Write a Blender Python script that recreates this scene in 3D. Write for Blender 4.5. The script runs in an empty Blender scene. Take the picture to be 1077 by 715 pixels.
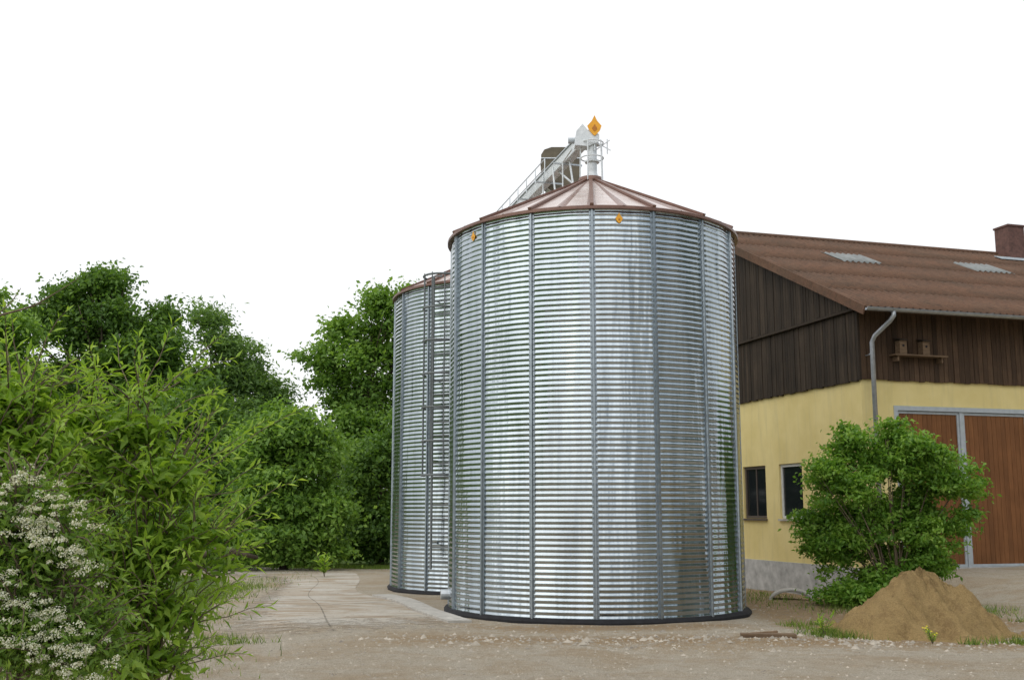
import bpy, math, random
import numpy as np
from mathutils import Vector
random.seed(7); RNG = np.random.default_rng(7)
PI = math.pi
col = bpy.context.scene.collection
# ------------------------------------------------------------------ camera model
FPX, PITCH, CAMH = 1150.0, math.radians(8.92), 1.6
def at(px, py, Y):
    u = (px-538.5)/FPX; v = (357.5-py)/FPX
    dy = math.cos(PITCH)-v*math.sin(PITCH); dz = math.sin(PITCH)+v*math.cos(PITCH)
    t = Y/dy
    return (u*t, Y, CAMH+dz*t)
# ------------------------------------------------------------------ materials
class NT:
    def __init__(s, name):
        s.m = bpy.data.materials.new(name); s.m.use_nodes = True
        s.t = s.m.node_tree; s.b = s.t.nodes['Principled BSDF']; s.out = s.t.nodes['Material Output']
        s.tc = s.t.nodes.new('ShaderNodeTexCoord')
    def n(s, typ, **k):
        x = s.t.nodes.new(typ)
        for a, b in k.items(): setattr(x, a, b)
        return x
    def l(s, a, b): s.t.links.new(a, b)
    def coord(s, scale=(1,1,1), kind='Object'):
        mp = s.n('ShaderNodeMapping'); mp.inputs['Scale'].default_value = scale
        s.l(s.tc.outputs[kind], mp.inputs['Vector']); return mp.outputs[0]
    def noise(s, scale, detail=4, rough=.6, co=None, dist=0):
        x = s.n('ShaderNodeTexNoise'); x.inputs['Scale'].default_value = scale
        x.inputs['Detail'].default_value = detail; x.inputs['Roughness'].default_value = rough
        x.inputs['Distortion'].default_value = dist
        s.l(co if co is not None else s.tc.outputs['Object'], x.inputs['Vector']); return x.outputs['Fac']
    def ramp(s, fac, stops):
        x = s.n('ShaderNodeValToRGB'); e = x.color_ramp.elements
        while len(e) < len(stops): e.new(.5)
        for i, (p, c) in enumerate(stops):
            e[i].position = p
            e[i].color = (c[0], c[1], c[2], 1) if isinstance(c, (tuple, list)) else (c, c, c, 1)
        s.l(fac, x.inputs[0]); return x.outputs[0]
    def mix(s, fac, a, b, mode='MIX'):
        x = s.n('ShaderNodeMix', data_type='RGBA', blend_type=mode)
        for sock, v in ((x.inputs[0], fac), (x.inputs[6], a), (x.inputs[7], b)):
            if isinstance(v, (int, float)): sock.default_value = v
            elif isinstance(v, (tuple, list)): sock.default_value = (v[0], v[1], v[2], 1)
            else: s.l(v, sock)
        return x.outputs[2]
    def math(s, op, a, b=0.0, clamp=False):
        x = s.n('ShaderNodeMath', operation=op); x.use_clamp = clamp
        for i, v in enumerate((a, b)):
            if isinstance(v, (int, float)): x.inputs[i].default_value = v
            else: s.l(v, x.inputs[i])
        return x.outputs[0]
    def attr(s, name):
        x = s.n('ShaderNodeAttribute'); x.attribute_name = name; return x.outputs['Fac']
    def bump(s, h, strength, dist):
        x = s.n('ShaderNodeBump'); x.inputs['Strength'].default_value = strength; x.inputs['Distance'].default_value = dist
        s.l(h, x.inputs['Height']); s.l(x.outputs[0], s.b.inputs['Normal'])
    def set(s, color=None, rough=None, metal=None, spec=None):
        for key, v in (('Base Color', color), ('Roughness', rough), ('Metallic', metal), ('Specular IOR Level', spec)):
            if v is None: continue
            if isinstance(v, (int, float)): s.b.inputs[key].default_value = v
            elif isinstance(v, (tuple, list)): s.b.inputs[key].default_value = (v[0], v[1], v[2], 1)
            else: s.l(v, s.b.inputs[key])
        return s.m
def simple(name, c, rough=.6, metal=0, var=.2, scale=6, bump=0):
    k = NT(name); f = k.noise(scale, 5)
    a = tuple(x*(1-var) for x in c); b = tuple(min(1, x*(1+var)) for x in c)
    colr = k.ramp(f, [(.3, a), (.7, b)])
    if bump: k.bump(f, bump, .02)
    return k.set(colr, rough, metal)
def m_galv():
    k = NT('galvanised_sheet')
    f1 = k.noise(1.2, 3, .5, k.coord((3, 3, .30)))
    f2 = k.noise(38, 3, .7)
    c = k.ramp(k.math('ADD', k.math('MULTIPLY', f1, .65), k.math('MULTIPLY', f2, .35)), [(.3, (.39, .445, .485)), (.72, (.575, .635, .67))])
    tone = k.ramp(k.attr('tone'), [(0, .84), (1, 1.0)])
    c = k.mix(1, c, tone, 'MULTIPLY')
    reflected_streak = k.ramp(k.noise(2.5, 4, .6, k.coord((4, 4, .10))), [(.5, 0.), (.75, .5)])  # dark vertical streaks paint reflections of the surroundings into the metal colour
    c = k.mix(reflected_streak, c, (.26, .30, .325))
    r = k.ramp(f1, [(.2, .16), (.8, .28)])
    k.bump(k.noise(1.9, 3, .5, k.coord((1.6, 1.6, .22))), .75, .07)
    return k.set(c, r, 1.0)
def m_leaf(name, dark, mid, light, trans=.35, rough=.5):
    k = NT(name)
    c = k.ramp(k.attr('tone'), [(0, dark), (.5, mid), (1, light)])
    k.set(c, rough, 0, .35)
    tr = k.n('ShaderNodeBsdfTranslucent'); k.l(k.mix(1, c, (1.3, 1.3, .6), 'MULTIPLY'), tr.inputs[0])
    ms = k.n('ShaderNodeMixShader'); ms.inputs[0].default_value = trans
    k.l(k.b.outputs[0], ms.inputs[1]); k.l(tr.outputs[0], ms.inputs[2]); k.l(ms.outputs[0], k.out.inputs[0])
    return k.m
GST = [(.25, (.215, .185, .140)), (.5, (.455, .400, .315)), (.75, (.72, .66, .555))]
def m_ground():
    k = NT('gravel_ground')
    fine = k.noise(55, 6, .75); med = k.noise(7, 6, .7); big = k.noise(.9, 5, .65, dist=.6)
    g = k.ramp(fine, GST)
    g = k.mix(k.ramp(big, [(.42, 0.), (.62, .7)]), g, k.ramp(fine, [(.3, (.25, .185, .115)), (.7, (.50, .385, .25))]))
    g = k.mix(k.ramp(med, [(.5, 0.), (.72, .5)]), g, (.25, .20, .135))
    d = k.ramp(k.math('ADD', k.math('MULTIPLY', med, .6), k.math('MULTIPLY', fine, .4)), [(.33, (.12, .074, .038)), (.5, (.30, .205, .11)), (.68, (.50, .38, .235))])
    dm = k.ramp(k.math('ADD', k.attr('dirt'), k.math('MULTIPLY', k.math('SUBTRACT', med, .5), 1.7)), [(.3, 0.), (.8, 1.)])
    c = k.mix(dm, g, d)
    gr = k.ramp(fine, [(.3, (.04, .075, .015)), (.7, (.15, .22, .05))])
    gm = k.ramp(k.math('ADD', k.attr('grass'), k.math('MULTIPLY', k.math('SUBTRACT', med, .5), 1.6)), [(.42, 0.), (.6, 1.)])
    c = k.mix(gm, c, gr)
    k.bump(k.math('ADD', k.math('MULTIPLY', med, .8), k.math('MULTIPLY', fine, .6)), 1.0, .06)
    return k.set(c, .95, 0, .2)
def m_path():
    k = NT('worn_concrete')
    fine = k.noise(40, 6, .7); big = k.noise(.8, 6, .65, k.coord((1, 2.4, 1)), 1.0); med = k.noise(5, 5, .7)
    sep = k.n('ShaderNodeSeparateXYZ'); k.l(k.tc.outputs['UV'], sep.inputs[0])
    c = k.ramp(fine, [(.25, (.36, .33, .28)), (.75, (.58, .545, .48))])
    c = k.mix(k.ramp(big, [(.42, 0.), (.60, .8)]), c, (.31, .235, .155))
    c = k.mix(k.ramp(med, [(.5, 0.), (.75, .55)]), c, (.22, .185, .135))
    for sock, per in ((sep.outputs[1], 2.6), (sep.outputs[0], 1.75)):
        fr = k.math('FRACT', k.math('DIVIDE', sock, per))
        c = k.mix(k.math('MULTIPLY', k.math('LESS_THAN', fr, .018), k.ramp(med, [(.4, .3), (.6, .85)])), c, (.10, .09, .07))
    k.bump(k.math('ADD', med, fine), .6, .02)
    k.set(c, .9, 0, .25)
    # soil washed over the worn front and left edge of the slab
    f = k.math('ADD', k.math('DIVIDE', k.math('SUBTRACT', sep.outputs[1], .2), 3.0), k.math('MULTIPLY', k.math('SUBTRACT', med, .5), 2.0))
    e = k.math('ADD', k.math('DIVIDE', sep.outputs[0], 1.3), k.math('MULTIPLY', k.math('SUBTRACT', med, .5), 2.0))
    a = k.math('MULTIPLY', k.ramp(f, [(.25, 0.), (.75, 1.)]), k.ramp(e, [(.15, 0.), (.6, 1.)]))
    tr = k.n('ShaderNodeBsdfTransparent'); ms = k.n('ShaderNodeMixShader'); k.l(a, ms.inputs[0]); k.l(tr.outputs[0], ms.inputs[1]); k.l(k.b.outputs[0], ms.inputs[2]); k.l(ms.outputs[0], k.out.inputs[0])
    return k.m
def m_plank(name, a, b, axis=(9, 9, .6), rough=.75):
    k = NT(name)
    g = k.noise(3, 6, .7, k.coord(axis)); f = k.noise(1.1, 4)
    c = k.ramp(g, [(.28, a), (.72, b)])
    c = k.mix(k.ramp(f, [(.4, 0.), (.75, .5)]), c, tuple(x*.5 for x in a))
    c = k.mix(1, c, k.ramp(k.attr('tone'), [(0, .65), (1, 1.25)]), 'MULTIPLY')
    k.bump(g, .4, .01); return k.set(c, rough, 0, .25)
def m_plaster():
    k = NT('yellow_plaster')
    f = k.noise(90, 4, .7); b = k.noise(1.1, 5, .6); st = k.noise(2, 4, .6, k.coord((3, 3, .3)))
    c = k.ramp(b, [(.3, (.68, .56, .24)), (.7, (.78, .66, .32))])
    c = k.mix(k.ramp(st, [(.5, 0.), (.8, .4)]), c, (.46, .40, .23))
    k.bump(f, .3, .01); return k.set(c, .85, 0, .2)
def m_roof():
    k = NT('brown_fibre_cement')
    f = k.noise(26, 6, .85); b = k.noise(.7, 6, .7); s = k.noise(2, 5, .7, k.coord((6, .5, .5))); md = k.noise(6, 5, .75)
    c = k.ramp(f, [(.3, (.095, .052, .034)), (.7, (.205, .120, .080))])
    c = k.mix(k.ramp(b, [(.42, 0.), (.66, .65)]), c, (.095, .070, .052))
    c = k.mix(k.ramp(s, [(.5, 0.), (.75, .45)]), c, (.21, .140, .098))
    c = k.mix(k.ramp(md, [(.48, 0.), (.68, .6)]), c, (.07, .052, .040))
    k.bump(f, .6, .02); return k.set(c, .9, 0, .12)
def m_siloroof():
    k = NT('brown_roof_sheet')
    b = k.noise(3, 4, .6, k.coord((1, 1, 3)))
    c = k.ramp(b, [(.3, (.56, .45, .41)), (.7, (.74, .66, .62))])  # pale colour paints the whitish sky reflection onto the brown sheet
    c = k.mix(k.ramp(k.attr('tone'), [(0, 1.), (1, 0.)]), c, (.26, .155, .125))
    r = k.ramp(k.noise(5, 4), [(.3, .16), (.7, .32)])
    return k.set(c, r, .25, .6)
GALV = m_galv(); GROUND = m_ground(); PATHM = m_path(); PLASTER = m_plaster(); ROOF = m_roof(); SROOF = m_siloroof()
STIFF = simple('zinc_stiffener', (.31, .35, .38), .42, 1, .2, 12)
STEEL = simple('zinc_fittings', (.55, .58, .60), .42, .85, .15, 10)
LADM = simple('zinc_ladder', (.17, .185, .19), .55, .4, .15, 10)
WSTEEL = simple('pale_painted_steel', (.66, .69, .71), .45, .2, .15, 8)
RIM = simple('brown_rim', (.18, .095, .070), .4, .2, .2, 8)
BITUM = simple('bitumen', (.010, .010, .012), .9, 0, .4, 9, .3)
CONC = simple('concrete', (.42, .40, .36), .9, 0, .25, 7, .4)
PLINTH = simple('grey_plinth', (.43, .43, .42), .9, 0, .3, 4, .3)
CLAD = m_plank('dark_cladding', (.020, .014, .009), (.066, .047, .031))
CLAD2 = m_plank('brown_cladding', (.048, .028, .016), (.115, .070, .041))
DOORW = m_plank('door_boards', (.150, .060, .021), (.240, .105, .040), rough=.6)
GREYM = simple('grey_frame_paint', (.42, .46, .49), .5, .1, .1, 8)
ZINC = simple('zinc_gutter', (.36, .38, .40), .42, .7, .2, 8)
WHITE = simple('frame_white', (.62, .63, .62), .5, 0, .1, 8)
DKFRAME = simple('frame_brown', (.09, .07, .06), .5, 0, .1, 8)
OLIVE = simple('olive_housing', (.120, .100, .065), .5, .2, .3, 5)
ORANGE = simple('orange_paint', (.86, .40, .02), .5, 0, .10, 20)
DKOR = simple('brown_orange_paint', (.48, .17, .01), .5, 0, .1, 20)
BARK = m_plank('bark', (.045, .036, .026), (.16, .13, .09), (2, 2, .5), .9)
TWIG = simple('twig_bark', (.14, .105, .07), .85, 0, .3, 25)
CHIM = simple('chimney_clinker', (.12, .060, .048), .8, 0, .35, 9, .4)
LIGHTSH = simple('rooflight_sheet', (.20, .215, .21), .55, 0, .25, 3)
FLASH = simple('lead_flashing', (.42, .48, .52), .5, .3, .1, 6)
kS = NT('sand'); fS = kS.noise(60, 6, .8); bS = kS.noise(5, 6, .75)
cS = kS.mix(kS.ramp(bS, [(.48, 0.), (.66, .7)]), kS.ramp(fS, [(.3, (.42, .275, .105)), (.7, (.74, .54, .27))]), kS.ramp(fS, [(.3, (.22, .135, .055)), (.7, (.46, .31, .15))]))
kS.bump(kS.math('ADD', fS, bS), 1.0, .08); SAND = kS.set(cS, .95, 0, .15)
STONE = simple('pebble', (.35, .31, .25), .9, 0, .5, 3)
kG = NT('window_glass'); GLASS = kG.set((.012, .015, .018), .06, 0, .6)
WOODB = m_plank('old_board', (.10, .06, .035), (.26, .18, .11), (1, 8, 8))
L_DARK = m_leaf('leaf_dark', (.060, .125, .030), (.125, .235, .050), (.235, .38, .085), .46)
L_MID = m_leaf('leaf_mid', (.085, .170, .035), (.180, .320, .062), (.32, .49, .11), .46)
L_ASH = m_leaf('leaf_ash', (.080, .150, .050), (.150, .260, .075), (.25, .39, .12), .46)
L_BRIGHT = m_leaf('leaf_bright', (.105, .215, .022), (.245, .400, .045), (.43, .59, .11), .46, .42)
L_BUSH = m_leaf('leaf_bush', (.075, .185, .026), (.175, .335, .048), (.33, .50, .10), .45, .4)
L_SPIR = m_leaf('leaf_spiraea', (.075, .15, .025), (.17, .29, .048), (.28, .41, .09), .42)
PETAL = m_leaf('petal_white', (.46, .46, .34), (.62, .62, .50), (.76, .76, .67), .25, .6)
YPETAL = m_leaf('petal_yellow', (.6, .5, .02), (.7, .6, .03), (.8, .7, .05), .2)
GRASSM = m_leaf('grass_blade', (.06, .11, .018), (.13, .22, .03), (.27, .33, .08), .35, .6)
WOODS = m_leaf('far_wood', (.034, .066, .026), (.062, .115, .038), (.11, .18, .055), .3)

# ------------------------------------------------------------------ mesh helpers
def mesh_np(name, V, F, mat, parent=None, tone=None, smooth=False, attrs=None):
    V = np.asarray(V, dtype=np.float32); F = np.asarray(F, dtype=np.int32)
    me = bpy.data.meshes.new(name); me.vertices.add(len(V)); me.vertices.foreach_set('co', V.ravel())
    k = F.shape[1]; me.loops.add(F.size); me.loops.foreach_set('vertex_index', F.ravel())
    me.polygons.add(len(F)); me.polygons.foreach_set('loop_start', np.arange(0, F.size, k, dtype=np.int32))
    try: me.polygons.foreach_set('loop_total', np.full(len(F), k, dtype=np.int32))
    except Exception: pass
    me.update(calc_edges=True); me.validate()
    if tone is not None:
        a = me.attributes.new('tone', 'FLOAT', 'FACE'); a.data.foreach_set('value', np.asarray(tone, dtype=np.float32))
    for nm, val in (attrs or {}).items():
        a = me.attributes.new(nm, 'FLOAT', 'POINT'); a.data.foreach_set('value', np.asarray(val, dtype=np.float32))
    if smooth: me.polygons.foreach_set('use_smooth', np.ones(len(F), dtype=bool))
    me.materials.append(mat)
    o = bpy.data.objects.new(name, me); col.objects.link(o)
    if parent: o.parent = parent
    return o
class MB:
    def __init__(s, off=(0, 0, 0)): s.v = []; s.f = []; s.t = []; s.off = Vector(off)
    def add(s, vs, fs, tone=.5):
        b = len(s.v); s.v += [tuple(Vector(v)-s.off) for v in vs]; s.f += [[i+b for i in f] for f in fs]
        s.t += list(tone) if isinstance(tone, (list, tuple)) else [tone]*len(fs); return s
    def box(s, a, b, tone=.5):
        x0, y0, z0 = a; x1, y1, z1 = b
        return s.add([(x0,y0,z0),(x1,y0,z0),(x1,y1,z0),(x0,y1,z0),(x0,y0,z1),(x1,y0,z1),(x1,y1,z1),(x0,y1,z1)],
            [(0,3,2,1),(4,5,6,7),(0,1,5,4),(1,2,6,5),(2,3,7,6),(3,0,4,7)], tone)
    def bar(s, p, q, w, h, tone=.5, up=(0, 0, 1)):
        p = Vector(p); q = Vector(q); d = (q-p).normalized(); up = Vector(up)
        if abs(d.dot(up)) > .98: up = Vector((1, 0, 0))
        r = d.cross(up).normalized()*w/2; u = r.cross(d).normalized()*h/2
        vs = [p-r-u, p+r-u, p+r+u, p-r+u, q-r-u, q+r-u, q+r+u, q-r+u]
        return s.add(vs, [(0,1,2,3),(7,6,5,4),(0,4,5,1),(1,5,6,2),(2,6,7,3),(3,7,4,0)], tone)
    def tube(s, pts, rad, n=8, tone=.5, cap=True):
        pts = [Vector(p) for p in pts]
        if isinstance(rad, (int, float)): rad = [rad]*len(pts)
        vs = []; fs = []; ref = None
        for i, p in enumerate(pts):
            d = (pts[min(i+1, len(pts)-1)]-pts[max(i-1, 0)]).normalized()
            if ref is None: ref = d.orthogonal().normalized()
            ref = (ref-d*ref.dot(d)); ref = ref.normalized() if ref.length > 1e-6 else d.orthogonal().normalized()
            bi = d.cross(ref)
            for j in range(n):
                a = 2*PI*j/n; vs.append(p+(ref*math.cos(a)+bi*math.sin(a))*rad[i])
        for i in range(len(pts)-1):
            for j in range(n):
                k = (j+1) % n; fs.append((i*n+j, i*n+k, (i+1)*n+k, (i+1)*n+j))
        if cap: fs.append(tuple(reversed(range(n)))); fs.append(tuple((len(pts)-1)*n+j for j in range(n)))
        return s.add(vs, fs, tone)
    def lathe(s, prof, c=(0, 0, 0), n=32, tone=.5):
        vs = []; fs = []
        for r, z in prof:
            for j in range(n):
                a = 2*PI*j/n; vs.append((c[0]+r*math.cos(a), c[1]+r*math.sin(a), c[2]+z))
        for i in range(len(prof)-1):
            for j in range(n):
                k = (j+1) % n; fs.append((i*n+j, i*n+k, (i+1)*n+k, (i+1)*n+j))
        return s.add(vs, fs, tone)
    def prism(s, prof, y0, y1):
        k = len(prof); return s.add([(x, y0, z) for x, z in prof]+[(x, y1, z) for x, z in prof], [tuple(range(k)), tuple(reversed(range(k, 2*k)))]+[(i, i+k, (i+1) % k+k, (i+1) % k)[::-1] for i in range(k)])
    def build(s, name, mat, parent=None, smooth=False, bevel=0, label=None):
        me = bpy.data.meshes.new(name); me.from_pydata(s.v, [], s.f); me.update()
        a = me.attributes.new('tone', 'FLOAT', 'FACE'); a.data.foreach_set('value', s.t)
        if smooth: me.polygons.foreach_set('use_smooth', [True]*len(me.polygons))
        me.materials.append(mat); o = bpy.data.objects.new(name, me); col.objects.link(o)
        if parent: o.parent = parent
        if bevel:
            m = o.modifiers.new('bevel', 'BEVEL'); m.width = bevel; m.segments = 2; m.limit_method = 'ANGLE'
        if label: o['label'] = label
        return o
def tag(o, label=None, cat=None, group=None, kind=None):
    for k, v in (('label', label), ('category', cat), ('group', group), ('kind', kind)):
        if v: o[k] = v
    return o
def thing(name, label, cat, loc=(0, 0, 0), rz=0, group=None):
    o = bpy.data.objects.new(name, None); o.empty_display_size = .3; col.objects.link(o)
    o.location = loc; o.rotation_euler = (0, 0, rz); return tag(o, label, cat, group)

# ------------------------------------------------------------------ ground
CX, CY = 7.7, 24.0; TH = math.atan2(.287, .958)
def sst(a, b, x): t = np.clip((x-a)/(b-a), 0, 1); return t*t*(3-2*t)
def barn_sd(x, y):
    dx = x-CX; dy = y-CY
    return dx*math.cos(TH)+dy*math.sin(TH), -dx*math.sin(TH)+dy*math.cos(TH)
def gz(x, y):
    x = np.asarray(x, dtype=float); y = np.asarray(y, dtype=float)
    s, d = barn_sd(x, y)
    z = .012*np.sin(x*1.3+y*.7)+.010*np.sin(x*.6-y*1.7)+.006*np.sin(x*3.1+1.1*y)
    z = z-.40*np.exp(-((s+.5)/1.5)**2)*sst(-4.5, -1, d)*sst(16, 12, d)
    z = z+.37*sst(-5.5, -1.2, d)*sst(.0, 1.4, s)
    z = z+.06*np.exp(-(((y-13.9+.04*x)/.45)**2))*np.exp(-((x-2.2)/3.5)**2)*(.6+.3*np.sin(3*x)+.2*np.sin(7.3*x+y))
    return z
def gz1(x, y): return float(gz(x, y))
def axis(a, b, step, far0, far1):
    mid = list(np.arange(a, b, step)); out = []; v = a; st = step
    while v > far0: st *= 1.3; v -= st; out.append(v)
    lo = out[::-1]; out = []; v = mid[-1]; st = step
    while v < far1: st *= 1.3; v += st; out.append(v)
    return np.array(lo+mid+out)
xs = axis(-13, 17, .14, -900, 900); ys = axis(2, 36, .14, -300, 1500)
GX, GY = np.meshgrid(xs, ys); GZ = gz(GX, GY)
LP = [(-4.0, 13.6), (-4.35, 17), (-4.8, 20.5), (-5.3, 25), (-6.4, 28), (-9.5, 30), (-16, 31)]
RP = [(-.35, 15.0), (-1.2, 17), (-2.0, 19.9), (-3.25, 23), (-3.6, 26.5), (-4.2, 30), (-8, 33), (-15, 34.5)]
def interp_poly(P, n):
    P = np.array(P, float); d = np.r_[0, np.cumsum(np.hypot(*np.diff(P, axis=0).T))]; t = np.linspace(0, d[-1], n)
    X = np.interp(t, d, P[:, 0]); Y = np.interp(t, d, P[:, 1])
    for _ in range(6):
        X[1:-1] = (X[:-2]+X[1:-1]*2+X[2:])/4; Y[1:-1] = (Y[:-2]+Y[1:-1]*2+Y[2:])/4
    return X, Y
lx, ly = interp_poly(LP, 90); rx, ry = interp_poly(RP, 90)
leftx = np.interp(GY, ly, lx)
grass = sst(.3, 1.2, (leftx-.25)-GX)*sst(9, 12, GY)*.75
grass = np.maximum(grass, sst(.8, 2, -3.4-.02*GY-GX)*sst(13, 11, GY)*.8)
grass = np.maximum(grass, sst(31.5, 33.5, GY-.12*GX)*.95)
grass = np.maximum(grass, .42*np.exp(-(((GX-4.4)/.6)**2+((GY-15.0)/.5)**2)))
grass = np.maximum(grass, .42*np.exp(-(((GX-6.4)/.6)**2+((GY-14.2)/.4)**2)))
grass = np.maximum(grass, .60*np.exp(-(((GX-6.6)/1.1)**2+((GY-18.7)/1.0)**2)))
r1 = np.hypot(GX-1.39, GY-18.65)
dirt = .72*np.exp(-((r1-2.9)/.8)**2)*sst(17, 15.8, GY)
dirt = np.maximum(dirt, .74*np.exp(-((GY-14.2+.05*GX)/.85)**2)*sst(-3.5, -.5, GX)*sst(9, 6, GX))
dirt = np.maximum(dirt, .80*sst(3.2, 4.2, GX)*sst(14.5, 16, GY)*sst(8.2, 7.2, GX))
dirt = np.maximum(dirt, .70*np.exp(-(((GX-5.6)/2.)**2+((GY-15)/1.2)**2)))
nx, ny = len(xs), len(ys); idx = np.arange(nx*ny).reshape(ny, nx)
F = np.stack([idx[:-1, :-1].ravel(), idx[:-1, 1:].ravel(), idx[1:, 1:].ravel(), idx[1:, :-1].ravel()], 1)
g = mesh_np('ground', np.stack([GX.ravel(), GY.ravel(), GZ.ravel()], 1), F, GROUND, smooth=True, attrs={'grass': grass.ravel(), 'dirt': dirt.ravel()})
tag(g, 'pale gravel and brown soil of the farmyard', 'ground', kind='structure')
n = 90; m = 24; V = []; UV = []
arc = np.r_[0, np.cumsum(np.hypot(np.diff((lx+rx)/2), np.diff((ly+ry)/2)))]
for i in range(n):
    for j in range(m+1):
        t = j/m
        x = lx[i]*(1-t)+rx[i]*t; y = ly[i]*(1-t)+ry[i]*t
        V.append((x, y, gz1(x, y)+.005)); UV.append((t*3.5, arc[i]))
idx = np.arange(n*(m+1)).reshape(n, m+1)
F = np.stack([idx[:-1, :-1].ravel(), idx[:-1, 1:].ravel(), idx[1:, 1:].ravel(), idx[1:, :-1].ravel()], 1)
p = mesh_np('path', V, F, PATHM, smooth=True); tag(p, 'worn concrete track curving away beside the silos', 'path', kind='structure')
uvl = p.data.uv_layers.new(name='UVMap'); vi = np.empty(len(p.data.loops), dtype=np.int32); p.data.loops.foreach_get('vertex_index', vi)
uvl.data.foreach_set('uv', np.array(UV, dtype=np.float32)[vi].ravel())
mb = MB()
for i in range(5, 50):
    a = (rx[i]+.02, ry[i]); b = (rx[i]+.36, ry[i]+.16); a2 = (rx[i+1]+.02, ry[i+1]); b2 = (rx[i+1]+.36, ry[i+1]+.16)
    vs = [(a[0], a[1], -.05), (b[0], b[1], -.05), (b2[0], b2[1], -.05), (a2[0], a2[1], -.05)]
    vs += [(v[0], v[1], gz1(v[0], v[1])+.035) for v in vs]
    if ry[i] < 21.5: mb.add(vs, [(4,5,6,7),(0,1,5,4),(1,2,6,5),(2,3,7,6),(3,0,4,7)])
tag(mb.build('kerb', CONC), 'pale concrete kerb strip along the track', 'kerb', kind='structure')

# ------------------------------------------------------------------ silos
R, H, NS = 2.44, 6.17, 16
ZB = .05
PITCHC = .0815
def corr_wall(parent, ph0, tone_seed):
    rng = np.random.default_rng(tone_seed)
    per = 8; nz_ = int(round(H/PITCHC))*per; NA = NS*12
    z = np.linspace(0, H, nz_+1); a = ph0+np.arange(NA+0)*2*PI/NA
    sheetrow = (z/(.88)).astype(int)
    rr = R+.0050*np.sin(2*PI*z/PITCHC)+.0018*(sheetrow % 2)
    A, Z = np.meshgrid(a, z); RR = np.repeat(rr[:, None], NA, 1)
    RR = RR+.0034*np.sin(A*NS+PI/2)*np.sin(Z*3.1)+.0044*np.sin(A*27+Z*.9)+.0024*np.sin(A*43-Z*1.6)
    V = np.stack([(RR*np.cos(A)).ravel(), (RR*np.sin(A)).ravel(), Z.ravel()+ZB], 1)
    idx = np.arange((nz_+1)*NA).reshape(nz_+1, NA); nxt = np.roll(idx, -1, 1)
    F = np.stack([idx[:-1].ravel(), nxt[:-1].ravel(), nxt[1:].ravel(), idx[1:].ravel()], 1)
    tn = rng.random((12, NS)); fi = np.repeat(np.arange(nz_)[:, None], NA, 1); fa = np.repeat(np.arange(NA)[None], nz_, 0)
    tone = tn[(z[:-1]/.88).astype(int)[fi], fa//12]
    return mesh_np('corrugated_wall', V, F, GALV, parent, tone.ravel(), True)
def flame(sz, mb, o, ux, uz, nrm, dep=.01, scale=1):
    pts = [(0, .68), (.14, .36), (.40, .04), (.30, -.24), (.10, -.46), (0, -.54), (-.12, -.44), (-.32, -.20), (-.42, .04), (-.16, .34)]
    o = Vector(o); ux = Vector(ux); uz = Vector(uz); nrm = Vector(nrm); k = len(pts)
    f = [o+ux*x*sz+uz*y*sz+nrm*dep for x, y in pts]; b = [q-nrm*dep for q in f]
    mb.add(f+b, [tuple(range(k)), tuple(reversed(range(k, 2*k)))]+[(i, i+k, (i+1) % k+k, (i+1) % k) for i in range(k)])
RISE = 1.10
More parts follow.
